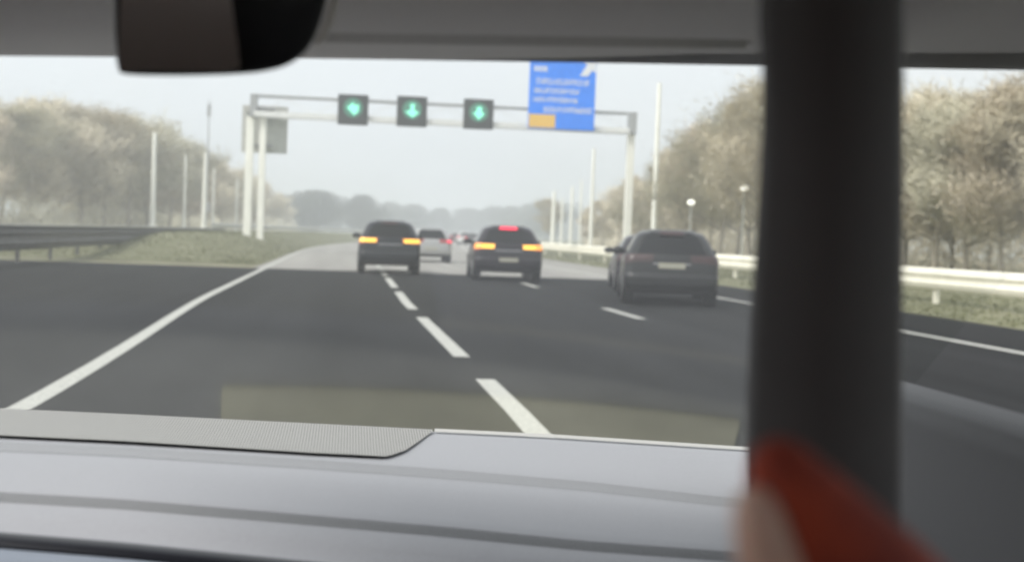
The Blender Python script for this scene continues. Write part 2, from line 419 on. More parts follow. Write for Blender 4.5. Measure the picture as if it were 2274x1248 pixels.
bm = bmesh.new(); c = at(457, 248, 121); box(bm, -.16, .16, -.16, .16, c.z-.6-.4, c.z-.6+.6, .03); obj('head_unit', bm, M['gdark'], mst)
# two small lit lamps before the right-hand trees
for px, py, Y, lab in ((1535, 450, 62, 'small lit white lamp on a slim post before the bare trees, above the charcoal car'),
                       (1653, 418, 55, 'small lit white lamp on a slim post beside the dark windscreen pillar')):
    c = at(px, py, Y); r = empty('street_lamp', (c.x, Y, .3)); tag(r, lab, 'street lamp', 'small lit lamps before the trees')
    bm = bmesh.new(); tube(bm, (0, 0, 0), (0, 0, c.z-.3-.1), .035, .03, 8); obj('lamp_post', bm, M['sign_back'], r)
    bm = bmesh.new(); bmesh.ops.create_uvsphere(bm, u_segments=14, v_segments=8, radius=.15, matrix=Matrix.Translation((0, 0, c.z-.3)) @ Matrix.Diagonal((1.2, 1, .8, 1)))
    obj('lamp_shade', bm, M['lampwhite'], r, True)

# ------------------------------------------------------------------ trees
def tree_meshes(seed, h=10, spread=3.4, ntw=2600, dense=1.0, low=.18):
    rnd = random.Random(seed); bt = bmesh.new(); bc = bmesh.new()
    tips = []
    def limb(p, d, L, r, lv):
        segs = 3; q = p
        for i in range(segs):
            d2 = (d+Vector((rnd.uniform(-.16, .16), rnd.uniform(-.16, .16), rnd.uniform(-.02, .12)))).normalized()
            e = q+d2*(L/segs); r2 = r*(.80); tube(bt, q, e, r, r2, 6 if lv < 2 else 4, False)
            tips.append((e, r2, lv)); q = e; r = r2; d = d2
            if lv < 3:
                for _ in range(2 if lv else 1):
                    a = rnd.uniform(0, 6.28); side = Vector((math.cos(a), math.sin(a), rnd.uniform(.3, .9))).normalized()
                    limb(q, (d*.45+side).normalized(), L*rnd.uniform(.42, .62), r*.55, lv+1)
    z = 0; p = Vector((0, 0, -.3)); d = Vector((rnd.uniform(-.04, .04), rnd.uniform(-.04, .04), 1)).normalized()
    # trunk with limbs off it
    n = 7; r = h*.016
    for i in range(n):
        e = p+d*(h*.82/n); tube(bt, p, e, r, r*.82, 8, False); r *= .82; p = e
        d = (d+Vector((rnd.uniform(-.08, .08), rnd.uniform(-.08, .08), .1))).normalized()
        if i >= 1:
            for _ in range(2):
                a = rnd.uniform(0, 6.28); k = math.sin(math.pi*min(1, (i+.6)/n*.9+.1))
                limb(p, Vector((math.cos(a), math.sin(a), rnd.uniform(.35, .9))).normalized(), spread*(.35+.55*k)*rnd.uniform(.7, 1.1), r*.6, 1)
    tips = [t for t in tips if t[0].z > h*low]
    for _ in range(int(ntw*dense)):
        e, rr, lv = rnd.choice(tips)
        c = e+Vector((rnd.gauss(0, .34), rnd.gauss(0, .34), rnd.gauss(-.1, .38)))*(h/10)
        dd = Vector((rnd.gauss(0, 1), rnd.gauss(0, 1), abs(rnd.gauss(.5, .7)))).normalized()
        L = rnd.uniform(.25, .7)*(h/10); wv = dd.orthogonal().normalized()*rnd.uniform(.010, .026)*(h/10)
        q = c+dd*L
        bc.faces.new((bc.verts.new(c-wv), bc.verts.new(c+wv), bc.verts.new(q)))
        s2 = (dd+Vector((rnd.uniform(-.7, .7), rnd.uniform(-.7, .7), rnd.uniform(-.3, .7)))).normalized()
        m2 = c+dd*L*.4; bc.faces.new((bc.verts.new(m2-wv), bc.verts.new(m2+wv), bc.verts.new(m2+s2*L*.7)))
    mt = bpy.data.meshes.new('trunk'); bt.to_mesh(mt); bt.free()
    mc = bpy.data.meshes.new('crown'); bc.to_mesh(mc); bc.free()
    return mt, mc
TV = []
for i, (m, sp, nt_) in enumerate(((M['twig_a'], 3.2, 13000), (M['twig_b'], 3.7, 14000), (M['twig_c'], 2.8, 11000), (M['twig_a'], 3.5, 13000))):
    a, b = tree_meshes(50+i, 10, sp, nt_); a.materials.append(M['bark']); b.materials.append(m); TV.append((a, b))
def tree(x, Y, h, v, label, group, z=0.2, wide=1.0):
    r = empty('bare_tree', (x, Y, z), random.uniform(0, 6.28)); r.scale = (h/10*wide, h/10*wide, h/10)
    tag(r, label, 'tree', group)
    obj('trunk', TV[v][0], None, r); obj('crown', TV[v][1], None, r); return r
# right-hand wood edge
# (px, top py, Y)
RT = [(1665, 205, 62), (1600, 215, 66), (1545, 262, 72), (1710, 180, 55), (1500, 318, 80), (1455, 352, 88), (1415, 388, 98), (1375, 408, 110), (1340, 440, 125),
      (1640, 250, 76), (1575, 290, 85), (1760, 190, 52), (1820, 200, 56), (1880, 170, 50), (1940, 210, 48), (2010, 200, 44), (2080, 180, 42), (2150, 210, 40), (2230, 160, 38), (2300, 190, 37),
      (1520, 340, 95), (1460, 385, 110), (1310, 455, 150), (1225, 440, 190), (2120, 260, 52), (2200, 240, 50), (1980, 260, 58)]
for i, (px, py, Y) in enumerate(RT):
    t = at(px, py, Y); x = at(px, 500, Y).x
    tree(x, Y, max(4, (t.z-.2)*.96), i % 4, 'bare tan tree right of the motorway, %s' %
         ['left of the dark pillar', 'hard by the dark pillar', 'seen through the side window'][0 if px < 1500 else 1 if px < 1900 else 2],
         'bare trees right of the motorway', .3, 1.15)
LT = [(285, 262, 128), (330, 285, 136), (230, 250, 122), (180, 238, 118), (375, 312, 146), (420, 336, 158), (120, 230, 114), (60, 240, 110), (0, 235, 105), (-60, 240, 100),
      (455, 362, 172), (492, 370, 186), (528, 385, 200), (560, 395, 222), (592, 412, 250), (620, 440, 290), (310, 330, 150), (400, 362, 170), (250, 300, 140), (150, 290, 132), (50, 300, 126), (480, 395, 210), (545, 415, 240)]
for i, (px, py, Y) in enumerate(LT):
    t = at(px, py, Y); x = at(px, 500, Y).x
    tree(x, Y, max(4, (t.z-.2)*1.02), (i+1) % 4, 'bare tan tree left of the motorway, %s' % ('behind the pale poles' if px > 275 else 'below the mirror'),
         'bare trees left of the motorway', .2, 1.45)
# far round trees
TF = tree_meshes(91, 10, 2.2, 50, 1, .02); 
def lobes(seed):
    rnd = random.Random(seed); bm = bmesh.new()
    L = [(rnd.gauss(0, 1.3), rnd.gauss(0, 1.3), rnd.uniform(2.2, 7.6), rnd.uniform(1.3, 2.4)) for _ in range(16)]+[(0, 0, 5, 2.8), (0, 0, 7.6, 1.9)]
    for _ in range(15000):
        x, y, z, r = rnd.choice(L); v = Vector((rnd.gauss(0, 1), rnd.gauss(0, 1), rnd.gauss(0, 1))).normalized()*r*rnd.random()**.4
        c = Vector((x, y, z))+v; u = Vector((rnd.gauss(0, 1), rnd.gauss(0, 1), rnd.gauss(0, 1))).normalized(); p = u.orthogonal().normalized()*rnd.uniform(.05, .13); u *= rnd.uniform(.2, .4)
        bm.faces.new((bm.verts.new(c-p), bm.verts.new(c+p), bm.verts.new(c+u)))
    me = bpy.data.meshes.new('crown'); bm.to_mesh(me); bm.free(); return me
TF = (TF[0], lobes(3)); TF[0].materials.append(M['bark_far']); TF[1].materials.append(M['leaf_far'])
far = [(698, 415, 330, 4.6, 'taller of the two round far trees, left of the dark car with amber lamps'),
       (800, 425, 360, 4.0, 'round far tree directly above the leftmost dark car with lit amber lamps'),
       (655, 455, 400, 3, 'low hazy tree left of the taller round far tree'), (742, 462, 420, 3, 'low hazy tree between the two round far trees'),
       (870, 442, 480, 4, 'blue grey hazy tree above the silver car'), (915, 448, 500, 4, 'blue grey hazy tree just right of the one above the silver car'),
       (975, 456, 540, 4, 'low hazy tree above the gap between the dark cars'), (1035, 458, 560, 4, 'low hazy tree above the two far cars'),
       (1085, 455, 560, 4, 'hazy far tree above the middle dark car, left one'), (1135, 452, 520, 4, 'hazy far tree straight above the red brake light'),
       (1180, 446, 480, 4, 'hazy far tree left of the pale far poles'), (1215, 436, 440, 4, 'hazy far tree behind the pale far poles')]
for px, py, Y, wd, lab in far:
    t = at(px, py, Y); x = at(px, 500, Y).x; h = max(5, t.z)
    r = empty('round_tree', (x, Y, 0), random.uniform(0, 6)); r.scale = (h/10*wd*.42, h/10*wd*.42, h/10*1.0)
    tag(r, lab, 'tree', 'hazy trees on the horizon'); obj('trunk', TF[0], None, r); obj('crown', TF[1], None, r)
# far wood reading as one mass + scrub under the trees
bm = bmesh.new(); rnd = random.Random(5)
for i in range(16000):
    px = rnd.uniform(-300, 2600); Y = rnd.uniform(600, 760); x = at(px, 500, Y).x
    hz = 9+3*math.sin(px*.013)+2*math.sin(px*.041+1)+1.5*math.sin(px*.11)
    z = rnd.uniform(0, 1)**.8*hz; c = Vector((x, Y, z)); a = rnd.uniform(0, 6.28)
    d = Vector((math.cos(a), math.sin(a)*.3, rnd.uniform(-.3, .3)))*rnd.uniform(.8, 2); u = Vector((rnd.uniform(-.5, .5), 0, rnd.uniform(1, 2.4)))
    bm.faces.new((bm.verts.new(c-d), bm.verts.new(c+d), bm.verts.new(c+u)))
tag(obj('forest', bm, M['leaf_far']), 'distant wood closing the horizon as one hazy band', 'forest', kind='stuff')
def scrub(fn, n, m, label, name='undergrowth'):
    bm = bmesh.new(); rnd = random.Random(n)
    for i in range(n):
        x, Y, z, s = fn(rnd); c = Vector((x, Y, z)); dd = Vector((rnd.gauss(0, 1), rnd.gauss(0, 1), abs(rnd.gauss(.8, .8)))).normalized()
        wv = dd.orthogonal().normalized()*rnd.uniform(.02, .06)*s; L = rnd.uniform(.3, .9)*s
        bm.faces.new((bm.verts.new(c-wv), bm.verts.new(c+wv), bm.verts.new(c+dd*L)))
    tag(obj(name, bm, m), label, 'undergrowth', kind='stuff')
def sr(rnd):
    Y = 30+rnd.random()**1.3*150; x = 21+rnd.uniform(0, 7)+Y*.03+shift(Y)*.6
    hh = 3.6+1.2*math.sin(Y*.31)+.8*math.sin(Y*.13+1); return x, Y, .3+rnd.random()**1.2*max(.8, hh), 1.0
def sl(rnd):
    Y = 100+rnd.random()*220; x = -(22+rnd.uniform(0, 7))-(Y-120)*.01+shift(Y)*.5
    hh = 2.6+1.2*math.sin(Y*.21)+.8*math.sin(Y*.09+1); return x, Y, .1+rnd.random()**1.2*max(.8, hh), 1.5
scrub(sr, 38000, M['twig_a'], 'pale dry scrub under the bare trees right of the motorway')
scrub(sl, 22000, M['twig_b'], 'dry scrub under the row of bare trees left of the motorway')

# ------------------------------------------------------------------ cars
def interp(tab, z):
    if z <= tab[0][0]: return tab[0][1]
    for (a, b), (c, d) in zip(tab, tab[1:]):
        if z <= c: t = (z-a)/(c-a); return b+(d-b)*t
    return tab[-1][1]
class Shape:
    def __init__(s, hh=1.55, hw=.93, L=4.45, tail=1.0):
        k = hh/1.55; s.h = hh; s.L = L
        s.w = [(.25, .83), (.32, .90), (.45, .925), (.70, .93), (.90, .92), (1.00, .895), (1.05, .865), (1.2, .795), (1.35, .72), (1.45, .655), (1.50, .58), (1.535, .44), (1.55, .2)]
        s.w = [(z*k, v*hw/.93) for z, v in s.w]
        s.r = [(.25, .14), (.32, .06), (.42, .0), (.60, .0), (.64, .045), (.80, .06), (.96, .09), (1.02, .12), (1.2, .27), (1.35, .40), (1.44, .48), (1.50, .60), (1.535, .85), (1.55, 1.3)]
        s.r = [(z*k, v*tail) for z, v in s.r]
        s.f = [(.25, L-.2), (.35, L-.04), (.5, L), (.65, L-.05), (.75, L-.2), (.85, L-.55), (.93, L-.95), (1.0, L-1.25), (1.1, L-1.45), (1.25, L-1.7), (1.4, L-2.0), (1.5, L-2.4), (1.55, L-2.9)]
        s.f = [(z*k, v) for z, v in s.f]
        s.k = k
    def P(s, z, q, sd):
        w, r, f = interp(s.w, z), interp(s.r, z), interp(s.f, z)
        rc = min(.20, w*.5, (f-r)*.3); fc = min(.42, w*.6, (f-r)*.3); bow = .07
        if q <= 1: x = (w-rc)*q; y = r+bow*(q*.9)**2
        elif q <= 2:
            a = (q-1)*math.pi/2; x = w-rc+rc*math.sin(a); y = r+bow*.81+rc*(1-math.cos(a))
        elif q <= 3:
            t = q-2; y0 = r+bow*.81+rc; y1 = f-fc-.06; x = w-.02*(2*t-1)**2+.0; y = y0+(y1-y0)*t
            x = w - .03*max(0, t-.5)*2*max(0, t-.5)*2
        elif q <= 4:
            a = (q-3)*math.pi/2; x = w-.03-fc+fc*math.cos(a); y = f-fc-.06+fc*math.sin(a)
        else: t = q-4; x = (w-.03-fc)*(1-t); y = f-.06+.06*t
        return Vector((x*sd, y, z))
    def N(s, z, q, sd):
        e = .01
        a = s.P(z, min(5, q+e), sd)-s.P(z, max(0, q-e), sd); b = s.P(min(s.h, z+e), q, sd)-s.P(z-e, q, sd)
        n = a.cross(b)
        if n.length < 1e-9: return Vector((0, 0, 1))
        n.normalize(); c = s.P(z, q, sd)-Vector((0, s.L/2, z))
        return n if n.dot(c) > 0 else -n
    def patch(s, z0, z1, q0, q1, sd, off, nz=6, nq=8, bm=None, zf=None, thick=0):
        bm = bm or bmesh.new(); g = []
        for i in range(nz+1):
            row = []
            for j in range(nq+1):
                q = q0+(q1-q0)*j/nq; t = i/nz
                za, zb = (z0, z1) if zf is None else zf(q)
                z = za+(zb-za)*t
                row.append(bm.verts.new(s.P(z, q, sd)+s.N(z, q, sd)*off))
            g.append(row)
        for i in range(nz):
            for j in range(nq): bm.faces.new((g[i][j], g[i][j+1], g[i+1][j+1], g[i+1][j]))
        return bm
    def shell(s, z0, z1, cap=True):
        bm = bmesh.new(); qs = [0, .2, .4, .6, .8, 1, 1.25, 1.5, 1.75, 2]+[2+i/16 for i in range(1, 17)]+[3.2, 3.4, 3.6, 3.8, 4, 4.25, 4.5, 4.75, 5]
        zs = []; z = z0
        while z < z1-.0001: zs.append(z); z += .025
        zs.append(z1); prev = None
        for z in zs:
            ring = [bm.verts.new(s.P(z, q, 1)) for q in qs]+[bm.verts.new(s.P(z, q, -1)) for q in qs[-2:0:-1]]
            n = len(ring)
            if prev:
                for i in range(n): bm.faces.new((prev[i], prev[(i+1)%n], ring[(i+1)%n], ring[i]))
            else: bm.faces.new(ring[::-1])
            prev = ring
        bm.faces.new(prev); return bm

def make_car(name, label, cat, group, paint, hh=1.55, hw=.93, L=4.45, lamps='amber', plate_z=.58, third='lit', plate=True, tail=1.0):
    S = Shape(hh, hw, L, tail); k = S.k
    root = empty(name, (0, 0, 0)); tag(root, label, cat, group)
    body = obj('body', S.shell(.25*k, hh), paint, root, True)
    for sd in (-1, 1):   # dark wheel arches
        pass
    bm = S.patch(.25*k, .36*k, 0, 2.0, 1, .006); S.patch(.25*k, .36*k, 0, 2.0, -1, .006, bm=bm)
    obj('lower_bumper', bm, M['trim'], root, True)
    # windows
    bm = S.patch(1.05*k, 1.44*k, 0, 1.05, 1, .006, 8, 10); S.patch(1.05*k, 1.44*k, 0, 1.05, -1, .006, 8, 10, bm=bm)
    obj('rear_window', bm, M['glass'], root, True)
    for sd in (-1, 1):
        for a, b in ((2.02, 2.24), (2.27, 2.50), (2.53, 2.80)):
            obj('side_window', S.patch(1.045*k, 1.40*k, a, b, sd, .006, 6, 6), M['glass'], root, True)
    bm = S.patch(1.02*k, 1.44*k, 3.5, 5, 1, .006, 6, 8); S.patch(1.02*k, 1.44*k, 3.5, 5, -1, .006, 6, 8, bm=bm)
    obj('windscreen', bm, M['glass'], root, True)
    # tail lamps wrap the corner
    for sd in (-1, 1):
        obj('tail_lamp', S.patch(.86*k, 1.02*k, .52, 2.03, sd, .010, 6, 16, zf=lambda q: ((.885-.06*max(0, min(1, q-.8)))*k, 1.03*k)), M['lamp_dim'] if lamps == 'dark' else M['lamp_red'], root, True)
        if lamps == 'amber': obj('indicator', S.patch(.905*k, 1.005*k, .58, 1.7, sd, .018, 4, 14), M['lamp_amber'], root, True)
        if lamps == 'orange':
            obj('indicator', S.patch(.90*k, 1.01*k, .55, 1.05, sd, .018, 4, 10), M['lamp_amber'], root, True)
            obj('indicator', S.patch(.89*k, 1.02*k, 1.06, 1.85, sd, .018, 4, 10), M['lamp_orange'], root, True)
        if lamps == 'red': obj('brake_lamp', S.patch(.90*k, 1.0*k, 1.0, 1.9, sd, .018, 4, 10), M['lamp_redlit'], root, True)
        bm = bmesh.new(); x = sd*(interp(S.w, 1.02*k)+.11); y = S.f[0][1]-1.62
        bmesh.ops.create_uvsphere(bm, u_segments=14, v_segments=8, radius=1, matrix=Matrix.Translation((x, y, 1.08*k)) @ Matrix.Diagonal((.135, .08, .085, 1)))
        tube(bm, (sd*(interp(S.w, 1.02*k)-.05), y+.03, 1.02*k), (x, y+.02, 1.06*k), .03, n=8); obj('wing_mirror', bm, M['trim'], root, True)
    if third:
        bm = S.patch(1.41*k, 1.475*k, 0, .5, 1, .04, 3, 5); S.patch(1.41*k, 1.475*k, 0, .5, -1, .04, 3, 5, bm=bm)
        obj('high_brake_lamp', bm, M['lamp_redlit'] if third == 'lit' else M['lamp_dim'], root, True)
    # spoiler lip, tailgate seam, bumper step, handle strip
    bm = S.patch(1.475*k, 1.51*k, 0, 1.2, 1, .035, 3, 8); S.patch(1.475*k, 1.51*k, 0, 1.2, -1, .035, 3, 8, bm=bm); obj('spoiler', bm, paint, root, True)
    bm = S.patch(.62*k, .635*k, 0, 1.9, 1, .008, 1, 10); S.patch(.62*k, .635*k, 0, 1.9, -1, .008, 1, 10, bm=bm); obj('bumper_seam', bm, M['trim'], root, True)
    bm = S.patch(.84*k, .862*k, 0, .5, 1, .014, 2, 5); S.patch(.84*k, .862*k, 0, .5, -1, .014, 2, 5, bm=bm); obj('tailgate_trim', bm, M['chrome'], root, True)
    if plate:
        bm = bmesh.new(); y = interp(S.r, plate_z)-.02; box(bm, -.26, .26, y-.006, y+.05, plate_z-.055, plate_z+.055, .004); obj('number_plate', bm, M['plate'], root)
    for sd in (-1, 1):
        for y in (.80, L-.85):
            bm = bmesh.new(); R_ = .33*k; x1 = sd*(hw+.005); x0 = sd*(hw-.22)
            tube(bm, (x0, y, R_), (x1-sd*.03, y, R_), R_, n=28); tube(bm, (x1-sd*.03, y, R_), (x1, y, R_), R_, R_*.93, 28)
            wl = obj('wheel', bm, M['rubber'], root, False)
            bm = bmesh.new(); tube(bm, (x1, y, R_), (x1+sd*.006, y, R_), R_*.68, n=24); obj('rim', bm, M['rim'], wl)
        for y in (.80, L-.85):   # arch lips
            bm = bmesh.new()
            for i in range(10):
                a0, a1 = math.pi*(.02+.96*i/10), math.pi*(.02+.96*(i+1)/10)
                for (ra, rb) in ((.34*k, .40*k),):
                    v = [bm.verts.new((sd*(hw+.003), y+math.cos(a)*r_, .33*k+math.sin(a)*r_)) for a, r_ in ((a0, ra), (a1, ra), (a1, rb), (a0, rb))]
                    bm.faces.new(v)
            obj('wheel_arch', bm, M['trim'], root)
    return root
def put(c, px, py_ground, yaw=0):
    v = ray(px, py_ground); Y = -CAMZ/v.z*v.y; p = Vector((0, 0, CAMZ))+v*(Y/v.y)
    c.location = (p.x, p.y, 0); c.rotation_euler = (0, 0, -R(yaw)); return p
PG = 'dark cars running abreast ahead'
c1 = make_car('car', 'dark car with amber hazard lamps, astride the dashed line, half hiding the silver car', 'car', PG, M['paint_dark'], 1.60, .92, 4.45, 'amber', .62, 'dark', False)
print('car1', put(c1, 864, 609, 0))
c2 = make_car('car', 'dark car with orange hazard lamps and its high red brake light lit', 'car', PG, M['paint_plum'], 1.55, .95, 4.45, 'orange', .60, 'lit')
print('car2', put(c2, 1128, 626, 2))
c3 = make_car('car', 'large charcoal car without lit lamps, grey plate on its tailgate', 'car', PG, M['paint_grey'], 1.50, .93, 4.7, 'dark', .79, 'dark', True, .95)
print('car3', put(c3, 1489, 681, 10))
c4 = make_car('car', 'silver car half hidden behind the leftmost dark car, red tail lamp showing', 'car', 'lighter cars further up the road', M['paint_silver'], 1.50, .90, 4.3, 'red', .60, None)
print('car4', put(c4, 957, 583, 0))
c5 = make_car('car', 'dark car mostly hidden behind the left flank of the large charcoal car', 'car', PG, M['paint_plum'], 1.42, .90, 4.4, 'dark', .6, None)
print('car5', put(c5, 1450, 652, 8))
c6 = make_car('car', 'tiny far white car in the gap left of the middle dark car', 'car', 'lighter cars further up the road', M['paint_white'], 1.6, .9, 4.3, 'red', .6, None)
put(c6, 1031, 544, 6)
c7 = make_car('car', 'tiny far dark red car just left of the tiny far white one', 'car', 'lighter cars further up the road', M['paint_red'], 1.45, .9, 4.3, 'red', .6, None)
put(c7, 1012, 541, 6)
c8 = make_car('car', 'tiny far dark car tucked against the left side of the middle dark car', 'car', 'lighter cars further up the road', M['paint_dark'], 1.45, .9, 4.3, 'red', .6, None)
put(c8, 1047, 545, 6)

# ------------------------------------------------------------------ the car the picture is taken from
def soft(name, c, rough=.7, bump=.15, nscale=400): return mat(name, c, rough, noise=.06, nscale=nscale, bump=bump)
MD = soft('dashboard_skin', (.34, .343, .365), .65); MDV = soft('visor_fabric', (.66, .65, .60), .9, .2, 300)
MLI = soft('header_lining', (.86, .85, .82), .8); MP = mat('pillar_trim', (.10, .097, .098), .7, noise=.15, nscale=3)
MIN = mat('cabin_brown', (.05, .033, .028), .8, noise=.2, nscale=5); MBK = mat('gloss_black', (.008, .009, .014), .3)
MMIR = mat('mirror_silvering', (.75, .72, .70), .03, 1); MHS = mat('mirror_housing', (.02, .022, .026), .45)
MGLINT = mat('mirror_glint_strip', (.93, .92, .87), .5, 0)
MSEAM = soft('seam_fabric', (.25, .255, .265), .9, .5, 600)
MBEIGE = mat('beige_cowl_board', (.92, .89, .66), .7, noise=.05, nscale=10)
mg = bpy.data.materials.new('windscreen_glass'); mg.use_nodes = True; n = mg.node_tree; n.nodes.clear()
o_ = n.nodes.new('ShaderNodeOutputMaterial'); ms = n.nodes.new('ShaderNodeMixShader'); tr = n.nodes.new('ShaderNodeBsdfTransparent')
gl_ = n.nodes.new('ShaderNodeBsdfGlossy'); fr_ = n.nodes.new('ShaderNodeFresnel'); fr_.inputs[0].default_value = 1.66
tr.inputs[0].default_value = (.97, .98, .97, 1); gl_.inputs['Roughness'].default_value = .13
tw = n.nodes.new('ShaderNodeTexCoord'); nw = n.nodes.new('ShaderNodeTexNoise'); nw.inputs['Scale'].default_value = 5; nw.inputs['Detail'].default_value = 5
rw = n.nodes.new('ShaderNodeMapRange'); rw.inputs[1].default_value = .3; rw.inputs[2].default_value = .7; rw.inputs[3].default_value = .82; rw.inputs[4].default_value = 1.2
mw = n.nodes.new('ShaderNodeMath'); mw.operation = 'MULTIPLY'
n.links.new(tw.outputs['Object'], nw.inputs['Vector']); n.links.new(nw.outputs['Fac'], rw.inputs[0]); n.links.new(rw.outputs[0], mw.inputs[1]); n.links.new(fr_.outputs[0], mw.inputs[0])
for a, b in ((mw.outputs[0], ms.inputs[0]), (tr.outputs[0], ms.inputs[1]), (gl_.outputs[0], ms.inputs[2]), (ms.outputs[0], o_.inputs[0])): n.links.new(a, b)
# perforated grille
mgr = mat('perforated_grille', (.30, .295, .28), .7); n = mgr.node_tree; b = n.nodes['Principled BSDF']
t = n.nodes.new('ShaderNodeTexCoord'); mp = n.nodes.new('ShaderNodeMapping'); mp.inputs['Scale'].default_value = (330, 105, 1)
vo = n.nodes.new('ShaderNodeTexVoronoi'); vo.inputs['Randomness'].default_value = 0; vo.inputs['Scale'].default_value = 1
rp = n.nodes.new('ShaderNodeValToRGB'); rp.color_ramp.elements[0].position = .2; rp.color_ramp.elements[0].color = (.07, .07, .07, 1)
rp.color_ramp.elements[1].position = .38; rp.color_ramp.elements[1].color = (.36, .355, .34, 1)
for a, c in ((t.outputs['Object'], mp.inputs[0]), (mp.outputs[0], vo.inputs['Vector']), (vo.outputs['Distance'], rp.inputs[0]), (rp.outputs[0], b.inputs['Base Color'])): n.links.new(a, c)

own = empty('car', (0, 0, 0)); tag(own, 'car interior with pale grey dashboard, dark mirror and black windscreen pillar', 'car')

def loft(rows, thick=None):
    bm = bmesh.new(); g = [[bm.verts.new(p) for p in r] for r in rows]
    for a, b in zip(g, g[1:]):
        for i in range(len(a)-1): bm.faces.new((a[i], a[i+1], b[i+1], b[i]))
    return bm
def curve(pts):
    def f(x):
        if x <= pts[0][0]: (a, b), (c, d) = pts[0], pts[1]
        elif x >= pts[-1][0]: (a, b), (c, d) = pts[-2], pts[-1]
        else:
            for (a, b), (c, d) in zip(pts, pts[1:]):
                if x <= c: break
        return b+(d-b)*(x-a)/(c-a)
    return f
cols = [i*60-360 for i in range(0, 52)]
crest = curve([(-360, 893), (275, 922), (965, 956), (1230, 969), (1600, 993), (2700, 1062)])
g1 = curve([(-360, 975), (275, 1002), (700, 1030), (1000, 1052), (1300, 1078), (1600, 1112), (2700, 1210)])
g2 = curve([(-360, 1085), (275, 1122), (560, 1146), (1000, 1184), (1300, 1214), (1650, 1240), (2700, 1330)])
lip = curve([(-360, 1150), (275, 1202), (700, 1245), (1000, 1275), (2700, 1400)])
def sm(a, b, t): return a+(b-a)*t
rows = []
def prow(f, Y, dy=0): return [at(x, f(x)+dy, Y) for x in cols]
behind = []
for x in cols:
    p = at(x, crest(x), 1.50); behind.append(Vector((p.x*1.05, 1.58, .955)))
rows.append([Vector((p.x, 1.86, .94)) for p in behind])
rows.append(behind)
rows.append([Vector((p.x, 1.535, p.z-.022)) for p in prow(crest, 1.50)])
rows.append([Vector((p.x, 1.512, p.z-.003)) for p in prow(crest, 1.50)])
rows.append(prow(crest, 1.50, 3)); rows.append(prow(crest, 1.47, 13))
for t in (.2, .4, .6, .8): rows.append([at(x, sm(crest(x)+13, g1(x)-10, t), sm(1.47, 1.33, t)) for x in cols])
rows.append(prow(g1, 1.33, -9)); rows.append([p+Vector((0, 0, -.002)) for p in prow(g1, 1.315, 3)]); rows.append([p+Vector((0, 0, -.001)) for p in prow(g1, 1.29, 16)])
for t in (.2, .4, .6, .8): rows.append([at(x, sm(g1(x)+16, g2(x)-12, t), sm(1.28, 1.16, t)) for x in cols])
rows.append(prow(g2, 1.155, -12)); rows.append([p+Vector((0, 0, -.0015)) for p in prow(g2, 1.145, 2)]); rows.append(prow(g2, 1.13, 16))
rows.append([at(x, sm(g2(x)+16, lip(x)-4, .5), 1.105) for x in cols])
rows.append(prow(lip, 1.09, -5)); rows.append(prow(lip, 1.075, 3))
bm = loft(rows); dash = obj('dashboard', bm, MD, own, True)
# seams
def strip(f, Y, dy0, dy1, up, name, m, x0=-360, x1=2700, Y2=None):
    cs = [c for c in cols if x0 <= c <= x1]
    a = [at(x, f(x)+dy0, Y)+Vector((0, 0, up)) for x in cs]; b = [at(x, f(x)+(dy0+dy1)/2, Y-.006)+Vector((0, 0, up+.001)) for x in cs]; c = [at(x, f(x)+dy1, Y2 or Y-.012)+Vector((0, 0, up)) for x in cs]
    return obj(name, loft([a, b, c]), m, dash, True)
strip(g2, 1.152, -11, 13, .0012, 'stitched_seam', MSEAM)
strip(g1, 1.325, -7, 14, .0012, 'seam', soft('seam_soft', (.31, .315, .33), .9, .3, 500), Y2=1.305)
# black lip and the pale lower panel
rows = [prow(lip, 1.074, 1), prow(lip, 1.062, 9), prow(lip, 1.055, 26), prow(lip, 1.055, 40)]
obj('lower_lip', loft(rows), MBK, dash, True)
rows = [prow(lip, 1.052, 38), prow(lip, 1.03, 60), prow(lip, 1.0, 160), prow(lip, .98, 700)]
obj('lower_panel', loft(rows), soft('lower_panel_skin', (.22, .25, .30), .5), dash, True)
# grille on the far left of the dashboard
gcols = [c for c in range(-360, 966, 15)]
top_ = lambda x: crest(x)+5
bot_ = curve([(-360, 958), (275, 988), (700, 1014), (860, 1022), (900, 1008), (930, 988), (965, 962)])
rows = []
for t in [i/10 for i in range(11)]:
    r_ = []
    for x in gcols:
        py = sm(top_(x), bot_(x), t); fr0, fr1 = crest(x)+3, g1(x)-9
        tt = (py-fr0)/(fr1-fr0); Yd = 1.50+(1.33-1.50)*tt
        r_.append(at(x, py, Yd)+Vector((0, 0, .004)))
    rows.append(r_)
obj('speaker_grille', loft(rows), mgr, dash, True)
# bright far edge right of the grille
a = [at(x, crest(x)-2, 1.498)+Vector((0, 0, .0015)) for x in range(965, 1900, 30)]; b = [at(x, crest(x)+5, 1.49)+Vector((0, 0, .0015)) for x in range(965, 1900, 30)]
obj('edge_trim', loft([a, b]), mat('edge_trim_pale', (.48, .47, .45), .5), dash, True)
# beige board lying in the cowl
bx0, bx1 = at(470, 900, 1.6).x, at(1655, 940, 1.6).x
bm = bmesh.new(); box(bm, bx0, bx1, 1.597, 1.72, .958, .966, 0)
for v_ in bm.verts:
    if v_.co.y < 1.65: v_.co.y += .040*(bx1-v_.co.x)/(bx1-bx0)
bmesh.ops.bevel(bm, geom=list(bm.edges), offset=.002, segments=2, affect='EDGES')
obj('cowl_panel', bm, MBEIGE, dash)

